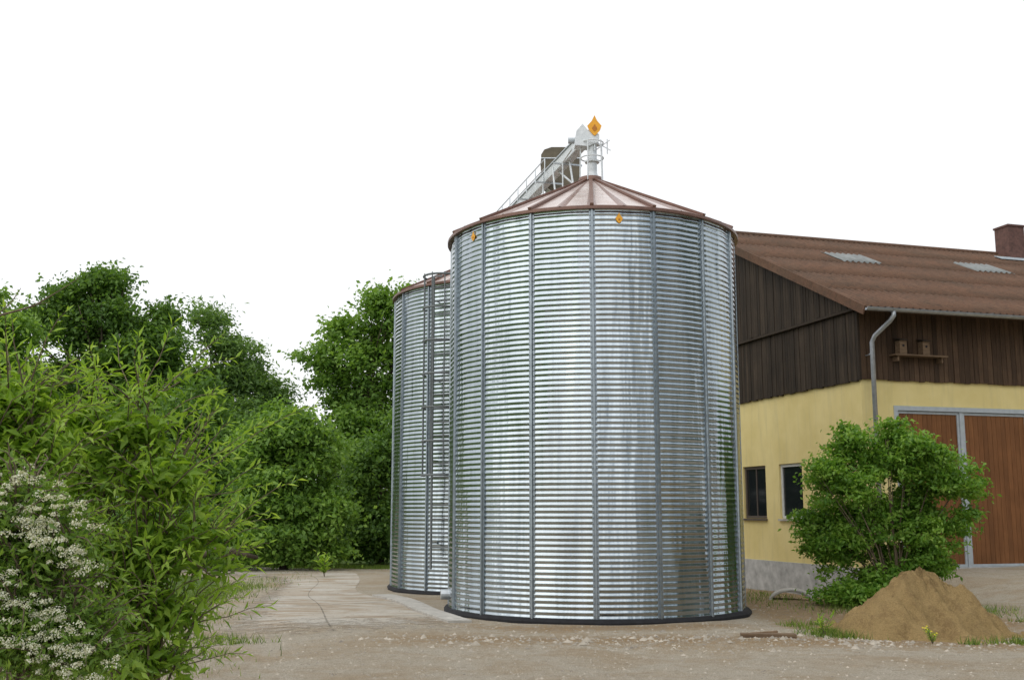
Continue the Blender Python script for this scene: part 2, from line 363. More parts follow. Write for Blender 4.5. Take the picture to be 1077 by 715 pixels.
def make_silo(label, loc, ph0, seed):
    t = thing('grain_silo', label, 'silo', loc, 0, 'corrugated steel grain silos')
    fv = []; N_ = 96
    for r_, z_ in ((2.51, -.25), (2.525, .02), (2.48, ZB+.02), (0.0, ZB+.02)):
        for j in range(N_):
            a = 2*PI*j/N_; w_ = .022*math.sin(5*a+seed)+.018*math.sin(11*a)+.012*math.sin(23*a) if r_ > 1 else 0
            fv.append(((r_+w_)*math.cos(a), (r_+w_)*math.sin(a), z_))
    ff = [(i*N_+j, i*N_+(j+1) % N_, (i+1)*N_+(j+1) % N_, (i+1)*N_+j) for i in range(3) for j in range(N_)]
    MB().add(fv, ff).build('foundation', BITUM, t)
    corr_wall(t, ph0, seed)
    for k in range(NS):
        a = ph0+k*2*PI/NS; er = Vector((math.cos(a), math.sin(a), 0)); et = Vector((-math.sin(a), math.cos(a), 0))
        mb = MB(); prof = [(-.045, .008), (-.020, .010), (-.014, .036), (.014, .036), (.020, .010), (.045, .008), (.045, -.01), (-.045, -.01)]
        vs = []
        for zz in (ZB, H+ZB):
            for w, dpt in prof: vs.append(er*(R+dpt)+et*w+Vector((0, 0, zz)))
        q = len(prof); fs = [(i, i+q, (i+1) % q+q, (i+1) % q)[::-1] for i in range(q)]+[tuple(range(q)), tuple(reversed(range(q, 2*q)))]
        mb.add(vs, fs)
        zz = .12
        while zz < H+.02:
            for w in (-.033, .033):
                c = er*(R+.012)+et*w+Vector((0, 0, zz)); h = .0085
                mb.add([c-et*h-Vector((0,0,h)), c+et*h-Vector((0,0,h)), c+et*h+Vector((0,0,h)), c-et*h+Vector((0,0,h)), c+er*.010], [(0,1,4),(1,2,4),(2,3,4),(3,0,4)])
            zz += PITCHC
        mb.build('stiffener', STIFF, t)
    # roof: whitish sky reflection painted as pale panel faces between folded brown seams
    Ro = R+.065; vs = []; fs = []; tn = []
    rings = [0, .25, .5, .75, 1]; SUB = [0, .16, .5, .84]; NP = NS*2*4
    for ri, f in enumerate(rings):
        for j in range(NP):
            seg, q = divmod(j, 4); a = ph0+2*PI*(seg+SUB[q])/(NS*2); r = Ro*(1-f)+.20*f; fold = (0, .022, .030, .022)[q]*(1-f)
            vs.append((r*math.cos(a), r*math.sin(a), H+ZB+RISE*f-fold))
    for i in range(len(rings)-1):
        for j in range(NP):
            k2 = (j+1) % NP; fs.append((i*NP+j, i*NP+k2, (i+1)*NP+k2, (i+1)*NP+j)); tn.append(.0 if j % 4 in (0, 3) else .9)
    rf = MB().add(vs, fs, tn).build('roof', SROOF, t)
    for k in range(NS):
        a = ph0+k*2*PI/NS; e = Vector((math.cos(a), math.sin(a), 0))
        MB().bar(e*(Ro+.005)+Vector((0, 0, H+ZB+.012)), e*.22+Vector((0, 0, H+ZB+.012+RISE)), .06, .035).build('roof_rib', RIM, rf)
    MB().lathe([(Ro-.06, H+ZB-.055), (Ro+.008, H+ZB-.055), (Ro+.008, H+ZB-.012), (Ro-.02, H+ZB+.004)], n=NS*4).build('eave_ring', RIM, rf)
    MB().lathe([(0, H+ZB+RISE+.10), (.21, H+ZB+RISE+.09), (.22, H+ZB+RISE-.01), (.18, H+ZB+RISE-.03)], n=20).build('roof_collar', RIM, rf, True)
    return t
S1 = (1.39, 18.65, 0); S2 = (-.12, 23.85, 0)
PH1 = math.atan2(-S1[1], -S1[0])
s1 = make_silo('large corrugated steel silo in front, with orange marks near its rim', S1, PH1+.005, 3)
s2 = make_silo('corrugated steel silo standing behind the larger one, with a caged ladder', S2, math.radians(-119-11), 5)
for dphi, zz in ((10, 6.02), (-51, 6.00)):
    a = PH1+math.radians(dphi); er = Vector((math.cos(a), math.sin(a), 0)); et = Vector((-math.sin(a), math.cos(a), 0))
    mb = MB(); flame(.14, mb, er*(R+.012)+Vector((0, 0, zz)), et, (0, 0, 1), er, .008); em = mb.build('emblem', ORANGE, s1, label='small orange flame shaped mark under the rim')
    mb = MB(); flame(.035, mb, er*(R+.022)+Vector((0, 0, zz-.015)), et, (0, 0, 1), er, .004); mb.build('emblem_core', DKOR, em)
a = PH1-math.radians(78); er = Vector((math.cos(a), math.sin(a), 0))
MB().tube([er*(R-.05)+Vector((0, 0, .27)), er*(R+.14)+Vector((0, 0, .27))], .085, 14).build('outlet_stub', STEEL, s1)
a = math.radians(-119); er = Vector((math.cos(a), math.sin(a), 0)); et = Vector((-math.sin(a), math.cos(a), 0))
def P(dr, w, z): return er*(R+dr)+et*w+Vector((0, 0, z))
LT = 6.30
lad = MB().tube([P(.19, -.21, .5), P(.19, -.21, LT), P(-.1, -.21, LT+.06)], .026, 6).build('ladder', LADM, s2)
MB().tube([P(.19, .21, .5), P(.19, .21, LT), P(-.1, .21, LT+.06)], .026, 6).build('side_rail', LADM, lad)
z = .65
while z < LT:
    MB().tube([P(.19, -.21, z), P(.19, .21, z)], .016, 6).build('rung', LADM, lad); z += .27
z = 2.3
while z < LT+.02:
    pts = [P(.19+.32*math.sin(b)*1.2, .38*-math.cos(b), z) for b in np.linspace(0, PI, 13)]
    MB().tube(pts, .021, 6).build('cage_hoop', LADM, lad); z += .66
for b in np.linspace(.2, PI-.2, 5):
    q = (.19+.38*math.sin(b), -.38*math.cos(b)); MB().tube([P(q[0], q[1], 2.3), P(q[0], q[1], LT)], .013, 6).build('cage_bar', LADM, lad)
for z in (1., 2.6, 4.2, 5.8):
    for w in (-.21, .21): MB().bar(P(0.0, w, z), P(.19, w, z), .03, .02).build('bracket', LADM, lad)
# ------------------------------------------------------------------ top works
tx, ty = S1[0], S1[1]
O = (tx, ty, 7.4)
inl = thing('inlet_spout', 'pale steel inlet spout with orange sign on top of the front silo roof', 'spout', O)
MB(O).lathe([(.13, 7.34), (.085, 7.52), (.085, 7.70), (.13, 7.70), (.13, 7.73), (.085, 7.73), (.085, 8.02), (.13, 8.02), (.13, 8.05), (0, 8.05)], (tx+.03, ty, 0), 18).build('spout_pipe', WSTEEL, inl)
for zz, rr in ((8.06, .20), (7.78, .20)):
    MB(O).tube([(tx+.03+rr*math.cos(b), ty+rr*math.sin(b), zz) for b in np.linspace(0, 2*PI, 22)], .011, 6).build('guard_ring', WSTEEL, inl)
for k in range(5):
    b = k*2*PI/5+.5; MB(O).tube([(tx+.03+.22*math.cos(b), ty+.22*math.sin(b), 7.26), (tx+.03+.20*math.cos(b), ty+.20*math.sin(b), 8.08)], .012, 6).build('guard_post', WSTEEL, inl)
MB(O).tube([(tx+.07, ty-.1, 7.9), (tx+.07, ty-.1, 8.36)], .014, 6).build('sign_post', WSTEEL, inl)
mb = MB(O); flame(.31, mb, (tx+.07, ty-.13, 8.32), (1, 0, 0), (0, 0, 1), (0, -1, 0), .012); sg = mb.build('sign', ORANGE, inl, label='orange flame shaped sign')
mb = MB(O); flame(.11, mb, (tx+.07, ty-.147, 8.29), (1, 0, 0), (0, 0, 1), (0, -1, 0), .004); mb.build('sign_core', DKOR, sg)
MB(O).bar((tx+.05, ty, 7.90), (tx+.34, ty-.05, 8.10), .014, .014).build('stay', WSTEEL, inl)
MB(O).bar((tx+.1, ty, 8.08), (tx+.36, ty-.02, 7.92), .014, .014).build('stay', WSTEEL, inl)
MB(O).tube([(tx+.30, ty-.02, 8.13), (tx+.30, ty-.02, 7.86)], .010, 6).build('stay', WSTEEL, inl)

A = Vector((tx-.06, ty+.16, 8.20)); B = Vector((S2[0], S2[1]-.1, 8.02)); O = (S2[0], S2[1], 7.4)
D = (B-A); Dn = D.normalized(); side = Dn.cross(Vector((0, 0, 1))).normalized()
cv = thing('grain_conveyor', 'sloping pale steel conveyor running between the two silo roofs', 'conveyor', O)
MB(O).bar(A-Dn*.1, B+Dn*.25, .17, .20).build('trough', WSTEEL, cv, bevel=.01)
MB(O).bar(A-Dn*.12+Vector((0, 0, .112)), B+Dn*.2+Vector((0, 0, .112)), .22, .018).build('trough_cover', STEEL, cv)
MB(O).prism([(tx-.28, 8.00), (tx-.24, 8.24), (tx-.14, 8.36), (tx-.05, 8.24), (tx+.14, 8.18), (tx+.14, 8.06), (tx-.05, 7.98)], ty-.12, ty+.12).build('drive_head', WSTEEL, cv, bevel=.012)
MB(O).tube([A+Vector((-.20, .05, -.02)), A+Vector((-.32, .05, -.02))], .055, 14).build('motor', GREYM, cv)
MB(O).tube([B+Vector((0, 0, -.1)), (S2[0], S2[1], 7.4)], .13, 14).build('discharge_spout', WSTEEL, cv)
for hh in (-.02, .16):
    q = side*-.26+Vector((0, 0, hh)); MB(O).tube([A+q+Dn*1.6, B+q], .011, 6).build('hand_rail', STEEL, cv)
k = 0
while 1.6+k*.6 < D.length:
    q = A+Dn*(1.6+k*.6)+side*-.26; MB(O).tube([q-Vector((0, 0, .14)), q+Vector((0, 0, .16))], .010, 6).build('rail_post', STEEL, cv); k += 1
for k in (1.0, 2.1, 3.2, 4.4):
    q = A+Dn*k; MB(O).bar(q-side*.28-Vector((0, 0, .13)), q+side*.28-Vector((0, 0, .13)), .03, .03).build('cross_bearer', STEEL, cv)
MB(O).tube([A+Dn*.9-Vector((0, 0, .1)), (tx-.25, ty+.4, 7.15)], .018, 6).build('strut', WSTEEL, cv)
MB(O).tube([A+Dn*1.5-Vector((0, 0, .1)), (tx-.05, ty+.35, 7.2)], .018, 6).build('strut', WSTEEL, cv)
MB(O).tube([A+Dn*1.6-side*.1, (tx-.5, ty+1.3, 6.75)], .018, 6).build('strut', WSTEEL, cv)
MB(O).tube([A+Dn*2.2-side*.1+Vector((0, 0, .05)), A+Dn*2.2-side*.1+Vector((0, 0, -1.1))], .018, 6).build('strut', WSTEEL, cv)
MB(O).tube([(tx-.45, ty+.9, 6.95), (tx-.45, ty+.9, 8.0), (tx-.30, ty+.5, 8.12)], .014, 6).build('strut', WSTEEL, cv)

O = (1.22, 21.43, 0)
el = thing('bucket_elevator', 'olive brown bucket elevator with rounded head rising between the silos', 'elevator', O)
MB(O).box((1.06, 21.28, -.1), (1.38, 21.58, 8.3)).build('leg_casing', OLIVE, el)
MB(O).prism([(.62, 8.14), (.60, 8.70), (.66, 8.80), (.80, 8.85), (1.16, 8.85), (1.30, 8.79), (1.36, 8.68), (1.34, 8.14), (1.28, 7.96), (.85, 7.96)], 21.2, 21.66).build('head_housing', OLIVE, el, bevel=.015)
MB(O).box((.585, 21.185, 8.62), (1.375, 21.675, 8.642)).build('flange', STEEL, el)
MB(O).tube([(.78, 21.4, 8.1), (.70, 21.6, 7.75), (.25, 22.6, 7.55)], .08, 10).build('elevator_spout', WSTEEL, el)

# ------------------------------------------------------------------ barn (local frame)
barn = thing('barn', 'yellow plastered barn with dark board cladding and brown corrugated roof', 'barn', (CX, CY, 0), TH)
L_, W_ = 24.0, 14.0
def wall_holes(mb, u0, u1, z0, z1, holes, place, th):
    us = sorted({u0, u1, *[h[0] for h in holes], *[h[1] for h in holes]}); zs = sorted({z0, z1, *[h[2] for h in holes], *[h[3] for h in holes]})
    for i in range(len(us)-1):
        for j in range(len(zs)-1):
            cu = (us[i]+us[i+1])/2; cz = (zs[j]+zs[j+1])/2
            if any(h[0] < cu < h[1] and h[2] < cz < h[3] for h in holes): continue
            if place == 'x': mb.box((0, us[i], zs[j]), (th, us[i+1], zs[j+1]))
            else: mb.box((us[i], 0, zs[j]), (us[i+1], th, zs[j+1]))
WIN = [(2.55, 3.62, 1.43, 2.77), (4.28, 5.45, 1.43, 2.77), (6.6, 7.7, 1.43, 2.77)]
DX0, DX1, DZ0, DZ1 = .81, 4.5, .38, 3.93
mb = MB(); wall_holes(mb, .3, W_, .39, 6.1, WIN, 'x', .3); wall_holes(mb, 0, L_, .39, 6.1, [(DX0, DX1, .39, DZ1)], 'y', .3)
mb.box((.3, W_-.3, .39), (L_, W_, 6.1)); mb.box((L_-.3, .3, .39), (L_, W_-.3, 6.1))
mb.build('wall', PLASTER, barn)
mb = MB(); mb.box((-.025, -.025, -.8), (L_, W_, .39)); mb.build('plinth', PLINTH, barn)
SL = .467; Z0 = 6.32
def rz(y): return Z0+SL*min(y, W_-y)
mb = MB(); mb.add([(.0, .0, 6.1), (.0, W_, 6.1), (.0, W_/2, rz(W_/2)-.12), (.25, .0, 6.1), (.25, W_, 6.1), (.25, W_/2, rz(W_/2)-.12)], [(0,2,1),(3,4,5),(0,1,4,3),(1,2,5,4),(2,0,3,5)])
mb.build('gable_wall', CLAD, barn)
rnd = random.Random(4)
mb = MB(); y = -.06
while y < W_:
    w = .105+rnd.random()*.02; d = rnd.random()*.012; mb.box((-.055-d, y, 4.48-rnd.random()*.03), (-.004, y+w-.010, 6.16), rnd.random()); y += w
y = -.02
while y < W_:
    w = .105+rnd.random()*.02; d = rnd.random()*.012; zt = rz(y+w/2)-.1
    mb.box((-.115-d, y, 6.10-rnd.random()*.03), (-.062, y+w-.010, max(zt, 6.15)), rnd.random()); y += w
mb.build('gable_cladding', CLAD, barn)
mb = MB(); mb.box((-.15, -.1, 6.02), (-.072, W_, 6.08)); mb.build('gable_batten', CLAD, barn)
mb = MB(); x = -.0
while x < L_:
    w = .12+rnd.random()*.03; d = rnd.random()*.012; mb.box((x, -.055-d, 4.50-rnd.random()*.03), (x+w-.012, -.004, 6.24), rnd.random()); x += w
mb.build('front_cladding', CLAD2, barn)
def roof_sheet(x0, x1, y0, y1, mirror, lift, rows, mat, name, parent):
    pit = .177; nxp = max(8, int((x1-x0)/pit*8)); X = np.linspace(x0, x1, nxp+1); V = []; F = []
    rl = (y1-y0)/rows
    for r in range(rows):
        b = len(V)
        for yy, lf in ((y0+r*rl-.04*(r > 0), .006), (y0+(r+1)*rl, 0)):
            for x in X:
                z = Z0+SL*yy+lf+lift+.026*math.sin(2*PI*x/pit); V.append((x, W_-yy if mirror else yy, z))
        k = len(X)
        for i in range(k-1):
            f = (b+i, b+i+1, b+k+i+1, b+k+i); F.append(f[::-1] if mirror else f)
    o = mesh_np(name, V, F, mat, parent, smooth=True)
    md = o.modifiers.new('t', 'SOLIDIFY'); md.thickness = .006; return o
roof = roof_sheet(-.32, L_+.3, -.72, W_/2, False, 0, 5, ROOF, 'roof', barn)
roof_sheet(-.32, L_+.3, -.72, W_/2, True, 0, 5, ROOF, 'rear_slope', roof)
for x0 in (2.35, 6.7): roof_sheet(x0, x0+1.25, 4.0, 5.0, False, .022, 1, LIGHTSH, 'rooflight', roof)
mb = MB()
for s in (0, 1):
    f = (lambda y: W_-y) if s else (lambda y: y)
    mb.bar((L_/2, f(-.68), rz(-.68)-.10), (L_/2, f(W_/2), rz(W_/2)-.10), L_+.5, .05)
mb.build('soffit', CLAD2, roof)
for s in (0, 1):
    f = (lambda y: W_-y) if s else (lambda y: y)
    mb = MB(); mb.bar((-.345, f(-.76), rz(-.76)-.07), (-.345, f(W_/2), rz(W_/2)-.07), .035, .20, up=(0, 0, 1)); mb.build('barge_board', ROOF, roof)
mb = MB(); mb.tube([(-.38, W_/2, rz(W_/2)+.0), (L_+.3, W_/2, rz(W_/2)+.0)], .08, 12); mb.build('ridge_cap', ROOF, roof)
ch = MB().box((9.95, 6.4, 9.0), (10.55, 7.0, 10.36)).build('chimney', CHIM, roof)
MB().box((9.92, 6.37, 10.36), (10.58, 7.03, 10.42)).build('chimney_cap', CHIM, ch)
MB().bar((10.1, 6.05, rz(6.05)+.05), (10.1, 6.4, rz(6.4)+.05), 1.5, .015).build('flashing', FLASH, ch)
vs = []; fs = []; kk = 9
for x in (-.33, L_+.3):
    for rr in (.075, .062):
        for j in range(kk):
            b = PI+PI*j/(kk-1); vs.append((x, -.80+rr*math.cos(b), 5.955+rr*math.sin(b)))
for j in range(kk-1):
    fs += [(j, j+1, 2*kk+j+1, 2*kk+j), (kk+j+1, kk+j, 3*kk+j, 3*kk+j+1), (j+1, j, kk+j, kk+j+1)]
fs += [(0, 2*kk, 3*kk, kk), (kk-1, 2*kk-1, 4*kk-1, 3*kk-1)]
gt = MB().add(vs, fs).build('gutter', ZINC, barn)
for x in np.arange(.2, 20, .9): MB().bar((x, -.885, 5.965), (x, -.70, 5.98), .025, .006).build('gutter_bracket', ZINC, gt)
dp = MB().tube([(.36, -.80, 5.91), (.36, -.80, 5.80), (.32, -.73, 5.70), (.17, -.36, 5.42), (.13, -.30, 5.28), (.12, -.29, .1)], .052, 12).build('downpipe', ZINC, barn, True)
for z in (5.0, 3.4, 1.0): MB().lathe([(.054, 0), (.064, 0), (.064, .03), (.054, .03)], (.12, -.29, z), 14).bar((.12, -.235, z+.015), (.12, -.02, z+.015), .02, .02).build('pipe_clip', ZINC, dp)
fr = MB(); fr.box((DX0, -.02, DZ0), (DX0+.09, .12, DZ1)); fr.box((DX1-.09, -.02, DZ0), (DX1, .12, DZ1)); fr.box((DX0+.09, -.02, DZ1-.10), (DX1-.09, .12, DZ1))
fr.build('door_frame', GREYM, barn)
for (x0, x1) in ((DX0+.10, 2.54), (2.64, DX1-.10)):
    mb = MB(); x = x0+.05
    while x < x1-.05-.01:
        w = min(.125, x1-.05-x); mb.box((x, .05, DZ0+.07), (x+w-.008, .085, DZ1-.165), rnd.random()*.5+.4); x += .125
    dr = mb.build('door', DOORW, barn)
    mb = MB(); mb.box((x0, .03, DZ0+.015), (x0+.05, .10, DZ1-.11)); mb.box((x1-.05, .03, DZ0+.015), (x1, .10, DZ1-.11)); mb.box((x0+.05, .03, DZ1-.165), (x1-.05, .10, DZ1-.11)); mb.box((x0+.05, .03, DZ0+.015), (x1-.05, .10, DZ0+.07))
    mb.box((x0+.05, .087, DZ0+.07), (x1-.05, .10, DZ1-.165)); mb.build('leaf_frame', GREYM, dr)
mb = MB(); mb.box((2.545, .0, DZ0+.01), (2.635, .11, DZ1-.105)); mb.build('centre_post', GREYM, barn)
MB().box((2.67, -.03, 1.55), (2.695, .03, 1.75)).build('door_handle', DKFRAME, dr)
for i, (a0, a1, z0, z1) in enumerate(WIN):
    m_ = DKFRAME if i == 1 else WHITE
    w = MB(); w.box((.05, a0+.005, z0+.01), (.11, a0+.075, z1-.005)); w.box((.05, a1-.075, z0+.01), (.11, a1-.005, z1-.005)); w.box((.05, a0+.075, z1-.075), (.11, a1-.075, z1-.005)); w.box((.05, a0+.075, z0+.01), (.11, a1-.075, z0+.07))
    if i == 1: w.box((.06, (a0+a1)/2-.02, z0+.07), (.10, (a0+a1)/2+.02, z1-.075))
    wo = w.build('window', m_, barn)
    MB().box((.08, a0+.07, z0+.06), (.09, a1-.07, z1-.07)).build('pane', GLASS, wo)
    MB().box((-.06, a0-.03, z0-.05), (.05, a1+.03, z0-.003)).build('sill', CONC if i != 1 else DKFRAME, wo)
MB().box((.72, -.30, 5.02), (2.10, -.07, 5.055)).box((.80, -.26, 4.90), (.84, -.07, 5.02)).box((1.95, -.26, 4.90), (1.99, -.07, 5.02)).build('shelf', WOODB, barn)
ct, st_ = math.cos(TH), math.sin(TH)
def bw(x, y, z): return (CX+x*ct-y*st_, CY+x*st_+y*ct, z)
for x, lab in ((.95, 'small wooden nest box on the shelf, left one nearest the downpipe'), (1.55, 'small wooden nest box on the shelf, right one above the brown door')):
    nb = thing('nest_box', lab, 'nest box', bw(x, -.19, 5.057), TH, 'nest boxes on the barn shelf')
    MB().box((-.09, -.09, 0), (.09, .09, .30)).build('box_body', WOODB, nb, bevel=.004)
    MB().add([(-.11, -.13, .30), (.11, -.13, .30), (.11, .10, .36), (-.11, .10, .36), (-.11, -.13, .32), (.11, -.13, .32), (.11, .10, .38), (-.11, .10, .38)], [(0,3,2,1),(4,5,6,7),(0,1,5,4),(1,2,6,5),(2,3,7,6),(3,0,4,7)]).build('lid', CLAD, nb)
    MB().tube([(0, -.097, .19), (0, -.091, .19)], .028, 14).build('entrance_hole', BITUM, nb)

# ------------------------------------------------------------------ foliage
def leaf_quads(P_, A_, N_, Lg, Wd, fold=.25):
    B_ = np.cross(N_, A_); B_ /= np.linalg.norm(B_, axis=1)[:, None]+1e-9
    Lg = np.asarray(Lg)[:, None]; Wd = np.asarray(Wd)[:, None]
    base = P_-A_*Lg*.5; tip = P_+A_*Lg*.5-N_*Lg*.10; s1_ = P_-A_*Lg*.05+B_*Wd*.5+N_*Wd*fold; s2_ = P_-A_*Lg*.05-B_*Wd*.5+N_*Wd*fold
    V = np.stack([base, s1_, tip, s2_], 1).reshape(-1, 3); k = len(P_); i = np.arange(k)*4
    F = np.concatenate([np.stack([i, i+1, i+2], 1), np.stack([i, i+2, i+3], 1)])
    return V, F
def unit(a): return a/(np.linalg.norm(a, axis=1)[:, None]+1e-9)
def ragged(bl, seed, k=7, core=.78, lo=.22, hi=.46, out=.80):
    r = np.random.default_rng(seed); o = []
    for b in bl:
        b = np.array(b, float); o.append(np.r_[b[:3], b[3:]*core])
        for _ in range(k):
            d = r.normal(size=3); d /= np.linalg.norm(d)
            if d[2] < -.3: d[2] *= -1
            s = r.uniform(lo, hi); o.append(np.r_[b[:3]+d*b[3:]*(out+r.uniform(-.08, .16)), b[3:]*s*np.array([r.uniform(.8, 1.3), 1, r.uniform(.7, 1.3)])])
    return o
def foliage(name, blobs, n, leaf, parent, mat, seed, clump=40, sig=.3, asp=.6, upb=.6, inner=.35, zmin=.05):
    r = np.random.default_rng(seed); Bl = np.array(blobs, float); w = (Bl[:, 3]*Bl[:, 4]*Bl[:, 5])**.67; w /= w.sum()
    nc = n//clump; bi = r.choice(len(Bl), nc, p=w); dr = unit(r.normal(size=(nc, 3))); dr[:, 2] = np.where(dr[:, 2] < -.5, -dr[:, 2]*.6, dr[:, 2])
    fac = inner+(1.03-inner)*r.random(nc)**.45
    C = Bl[bi, :3]+dr*fac[:, None]*Bl[bi, 3:]
    cs = sig*(.5+.9*r.random(nc)); ct_ = r.random(nc)
    ci = np.repeat(np.arange(nc), clump); k = len(ci)
    Pp = C[ci]+r.normal(size=(k, 3))*cs[ci][:, None]*np.array([1, 1, .55])
    N_ = unit(r.normal(size=(k, 3))*.7+np.array([0, 0, upb])+dr[ci]*.5)
    A_ = r.normal(size=(k, 3))+dr[ci]*.6; A_ = unit(A_-N_*(A_*N_).sum(1)[:, None])
    Lg = leaf*(.6+.8*r.random(k)); keep = Pp[:, 2] > zmin
    Pp, N_, A_, Lg, ci = Pp[keep], N_[keep], A_[keep], Lg[keep], ci[keep]
    V, F = leaf_quads(Pp, A_, N_, Lg, Lg*asp)
    tone = np.clip(.12+.55*ct_[ci]+.5*(r.random(len(ci))-.25), 0, 1)
    return mesh_np(name, V, F, mat, parent, np.concatenate([tone, tone]))
def limbs(name, base_r, top, targets, parent, mat, seed, split=.3, n=8):
    r = random.Random(seed); mb = MB(); top = Vector(top)
    pts = [Vector((0, 0, -.15))]
    for i in range(1, 6):
        f = i/5; pts.append(Vector((top.x*f+r.uniform(-1, 1)*base_r*.6, top.y*f+r.uniform(-1, 1)*base_r*.6, top.z*f)))
    mb.tube(pts, [base_r*1.25]+[base_r*(1-.75*i/5) for i in range(1, 6)], n)
    for tg in targets:
        tg = Vector(tg); f = min(.9, max(split, r.uniform(.3, .8))); s = Vector((top.x*f, top.y*f, top.z*f))
        if s.z > tg.z: s = Vector((top.x*.3, top.y*.3, top.z*.3))
        m1 = s.lerp(tg, .5)+Vector((0, 0, (tg-s).length*.10)); r0 = base_r*(1-.7*f)*.6
        mb.tube([s, s.lerp(m1, .5), m1, m1.lerp(tg, .55), tg], [r0, r0*.8, r0*.6, r0*.4, r0*.15], 6)
        for _ in range(3):
            q = tg+Vector((r.uniform(-1, 1), r.uniform(-1, 1), r.uniform(-.2, .6)))*(tg-s).length*.2
            mb.tube([m1, m1.lerp(q, .6), q], [r0*.4, r0*.25, r0*.08], 5)
    return mb.build(name, mat, parent, True)
def tree(label, cat, bx, Y, pb, n, leaf, mat, seed, group=None, tr=.22, sig=.45, name='tree', asp=.6, clump=30, inner=.35, **rk):
    base = at(bx, 560, Y); bz = gz1(base[0], Y); t = thing(name, label, cat, (base[0], Y, bz), 0, group)
    r = random.Random(seed); bl = []
    mpp = Y/FPX
    for (px, py, rx_, rz_) in pb:
        w = at(px, py, Y); bl.append((w[0]-base[0], r.uniform(-.6, .6)*rx_*mpp*.7, w[2]-bz, rx_*mpp, (rx_+rz_)/2*mpp, rz_*mpp))
    zt = max(b[2] for b in bl)
    limbs('trunk', tr, (0, 0, zt*.82), [b[:3] for b in bl], t, BARK, seed)
    foliage('crown', ragged(bl, seed, **rk), n, leaf, t, mat, seed, sig=sig, asp=asp, clump=clump, inner=inner)
    return t
TG = 'trees behind the yard'
RK = dict(k=9, core=.70, lo=.20, hi=.44, out=.84)
tree('tall rounded dark green tree at the left, behind the bright shrub', 'tree', 105, 42, [(105,340,50,42),(60,350,40,40),(150,362,34,42),(118,300,28,20),(76,316,22,18),(100,400,72,50),(172,392,26,40),(60,440,60,50),(150,450,60,50)], 44000, .185, L_DARK, 11, TG, .35, .32, **RK)
tree('dark tree crown cut by the left edge of the picture', 'tree', -15, 38, [(-10,370,38,46),(10,400,32,38),(-25,330,32,28),(-10,440,50,50)], 20000, .17, L_MID, 12, TG, .3, .32, **RK)
tree('feathery leaved tree with pointed top between the two larger crowns', 'tree', 240, 47, [(222,348,17,26),(236,376,30,28),(260,402,26,22),(225,415,44,38),(283,414,14,12),(280,440,30,35),(250,460,50,45)], 25000, .22, L_ASH, 13, TG, .28, .34, asp=.38, **RK)
tree('tall loose green tree rising beside the rear silo', 'tree', 385, 46, [(392,336,24,24),(366,354,28,20),(338,380,20,17),(350,404,24,18),(395,385,34,34),(430,350,35,40),(385,432,38,28),(440,420,50,45),(372,470,40,32)], 31000, .20, L_MID, 14, TG, .3, .33, **RK)
tree('dark tree in the middle of the wood, lower than its neighbours', 'tree', 190, 37, [(190,445,50,42),(160,490,60,55),(225,480,40,45),(210,540,60,45),(120,500,50,60),(240,560,35,30)], 32000, .17, L_DARK, 15, TG, .22, .3)
tree('broad leafy shrub at the end of the track, below the ash', 'shrub', 300, 31, [(300,456,34,30),(275,480,32,36),(330,486,32,38),(290,525,48,42),(335,540,30,36),(262,560,28,24),(305,568,48,20),(250,588,28,10),(300,588,34,12),(345,584,26,14)], 38000, .145, L_MID, 16, None, .12, .22, 'large_shrub')
tree('dark shrub beside the left edge of the rear silo', 'shrub', 400, 34, [(392,500,28,38),(420,485,40,50),(380,545,32,40),(410,560,40,30),(365,570,22,20),(395,582,36,14),(430,580,30,16)], 26000, .14, L_DARK, 17, None, .12, .25, 'large_shrub')
tree('low dark shrub under the trees behind the bright shrub', 'shrub', 215, 32, [(215,570,45,28),(180,560,50,35),(240,580,30,18),(130,560,50,50),(60,540,60,60),(0,530,60,70)], 22000, .14, L_DARK, 18, None, .08, .28, 'large_shrub')
bl = []
r = random.Random(3)
for i in range(46):
    x = -75+i*2.6+r.uniform(-1, 1); bl.append((x, 56+r.uniform(-3, 5), 2.4, 3.2, 3, 3.8+r.uniform(-.8, 1.6)))
for i in range(22):      # unseen trees added at the right for dark reflections in the silo, with a gap
    yy = -20+i*1.8
    if 1.5 < yy < 4.5: continue
    bl.append((23+r.uniform(-1.5, 2.0), yy, 5.0, 3.2, 2.2, 8.0+r.uniform(-1.8, 1.5)))
fw = foliage('woodland', bl, 90000, .48, None, WOODS, 21, sig=.65); tag(fw, 'dark mass of woodland beyond the trees, plus unseen trees added for silo reflections', 'woodland', kind='stuff')

base = (6.55, 19.1); t = thing('bush', 'rounded green bush in front of the barn corner', 'bush', (base[0], base[1], gz1(*base)))
bl = []
for (px, py, rx_, rz_) in [(938,492,50,38),(905,480,28,26),(975,505,44,36),(1008,514,26,18),(1022,520,18,12),(880,520,36,34),(862,505,16,24),(930,555,62,50),(985,565,42,42),(890,595,40,35),(905,624,38,22),(885,560,38,38),(858,550,16,18),(936,466,22,18),(940,612,46,32),(975,602,36,34),(895,462,12,14),(960,470,14,14),(930,632,44,16),(885,632,26,14)]:
    w = at(px, py, base[1]); m_ = base[1]/FPX; bl.append((w[0]-base[0], r.uniform(-.4, .4), w[2]-t.location.z, rx_*m_*.95, rx_*m_*.9, rz_*m_*.95))
mb = MB()
for b in bl:
    for q in range(2):
        e = Vector((b[0]+r.uniform(-.2, .2), b[1]+r.uniform(-.2, .2), b[2]+.05)); mb.tube([(r.uniform(-.12, .12), r.uniform(-.12, .12), -.05), (e.x*.4, e.y*.4, e.z*.5), e], [.018, .012, .004], 6)
mb.build('stems', TWIG, t, True)
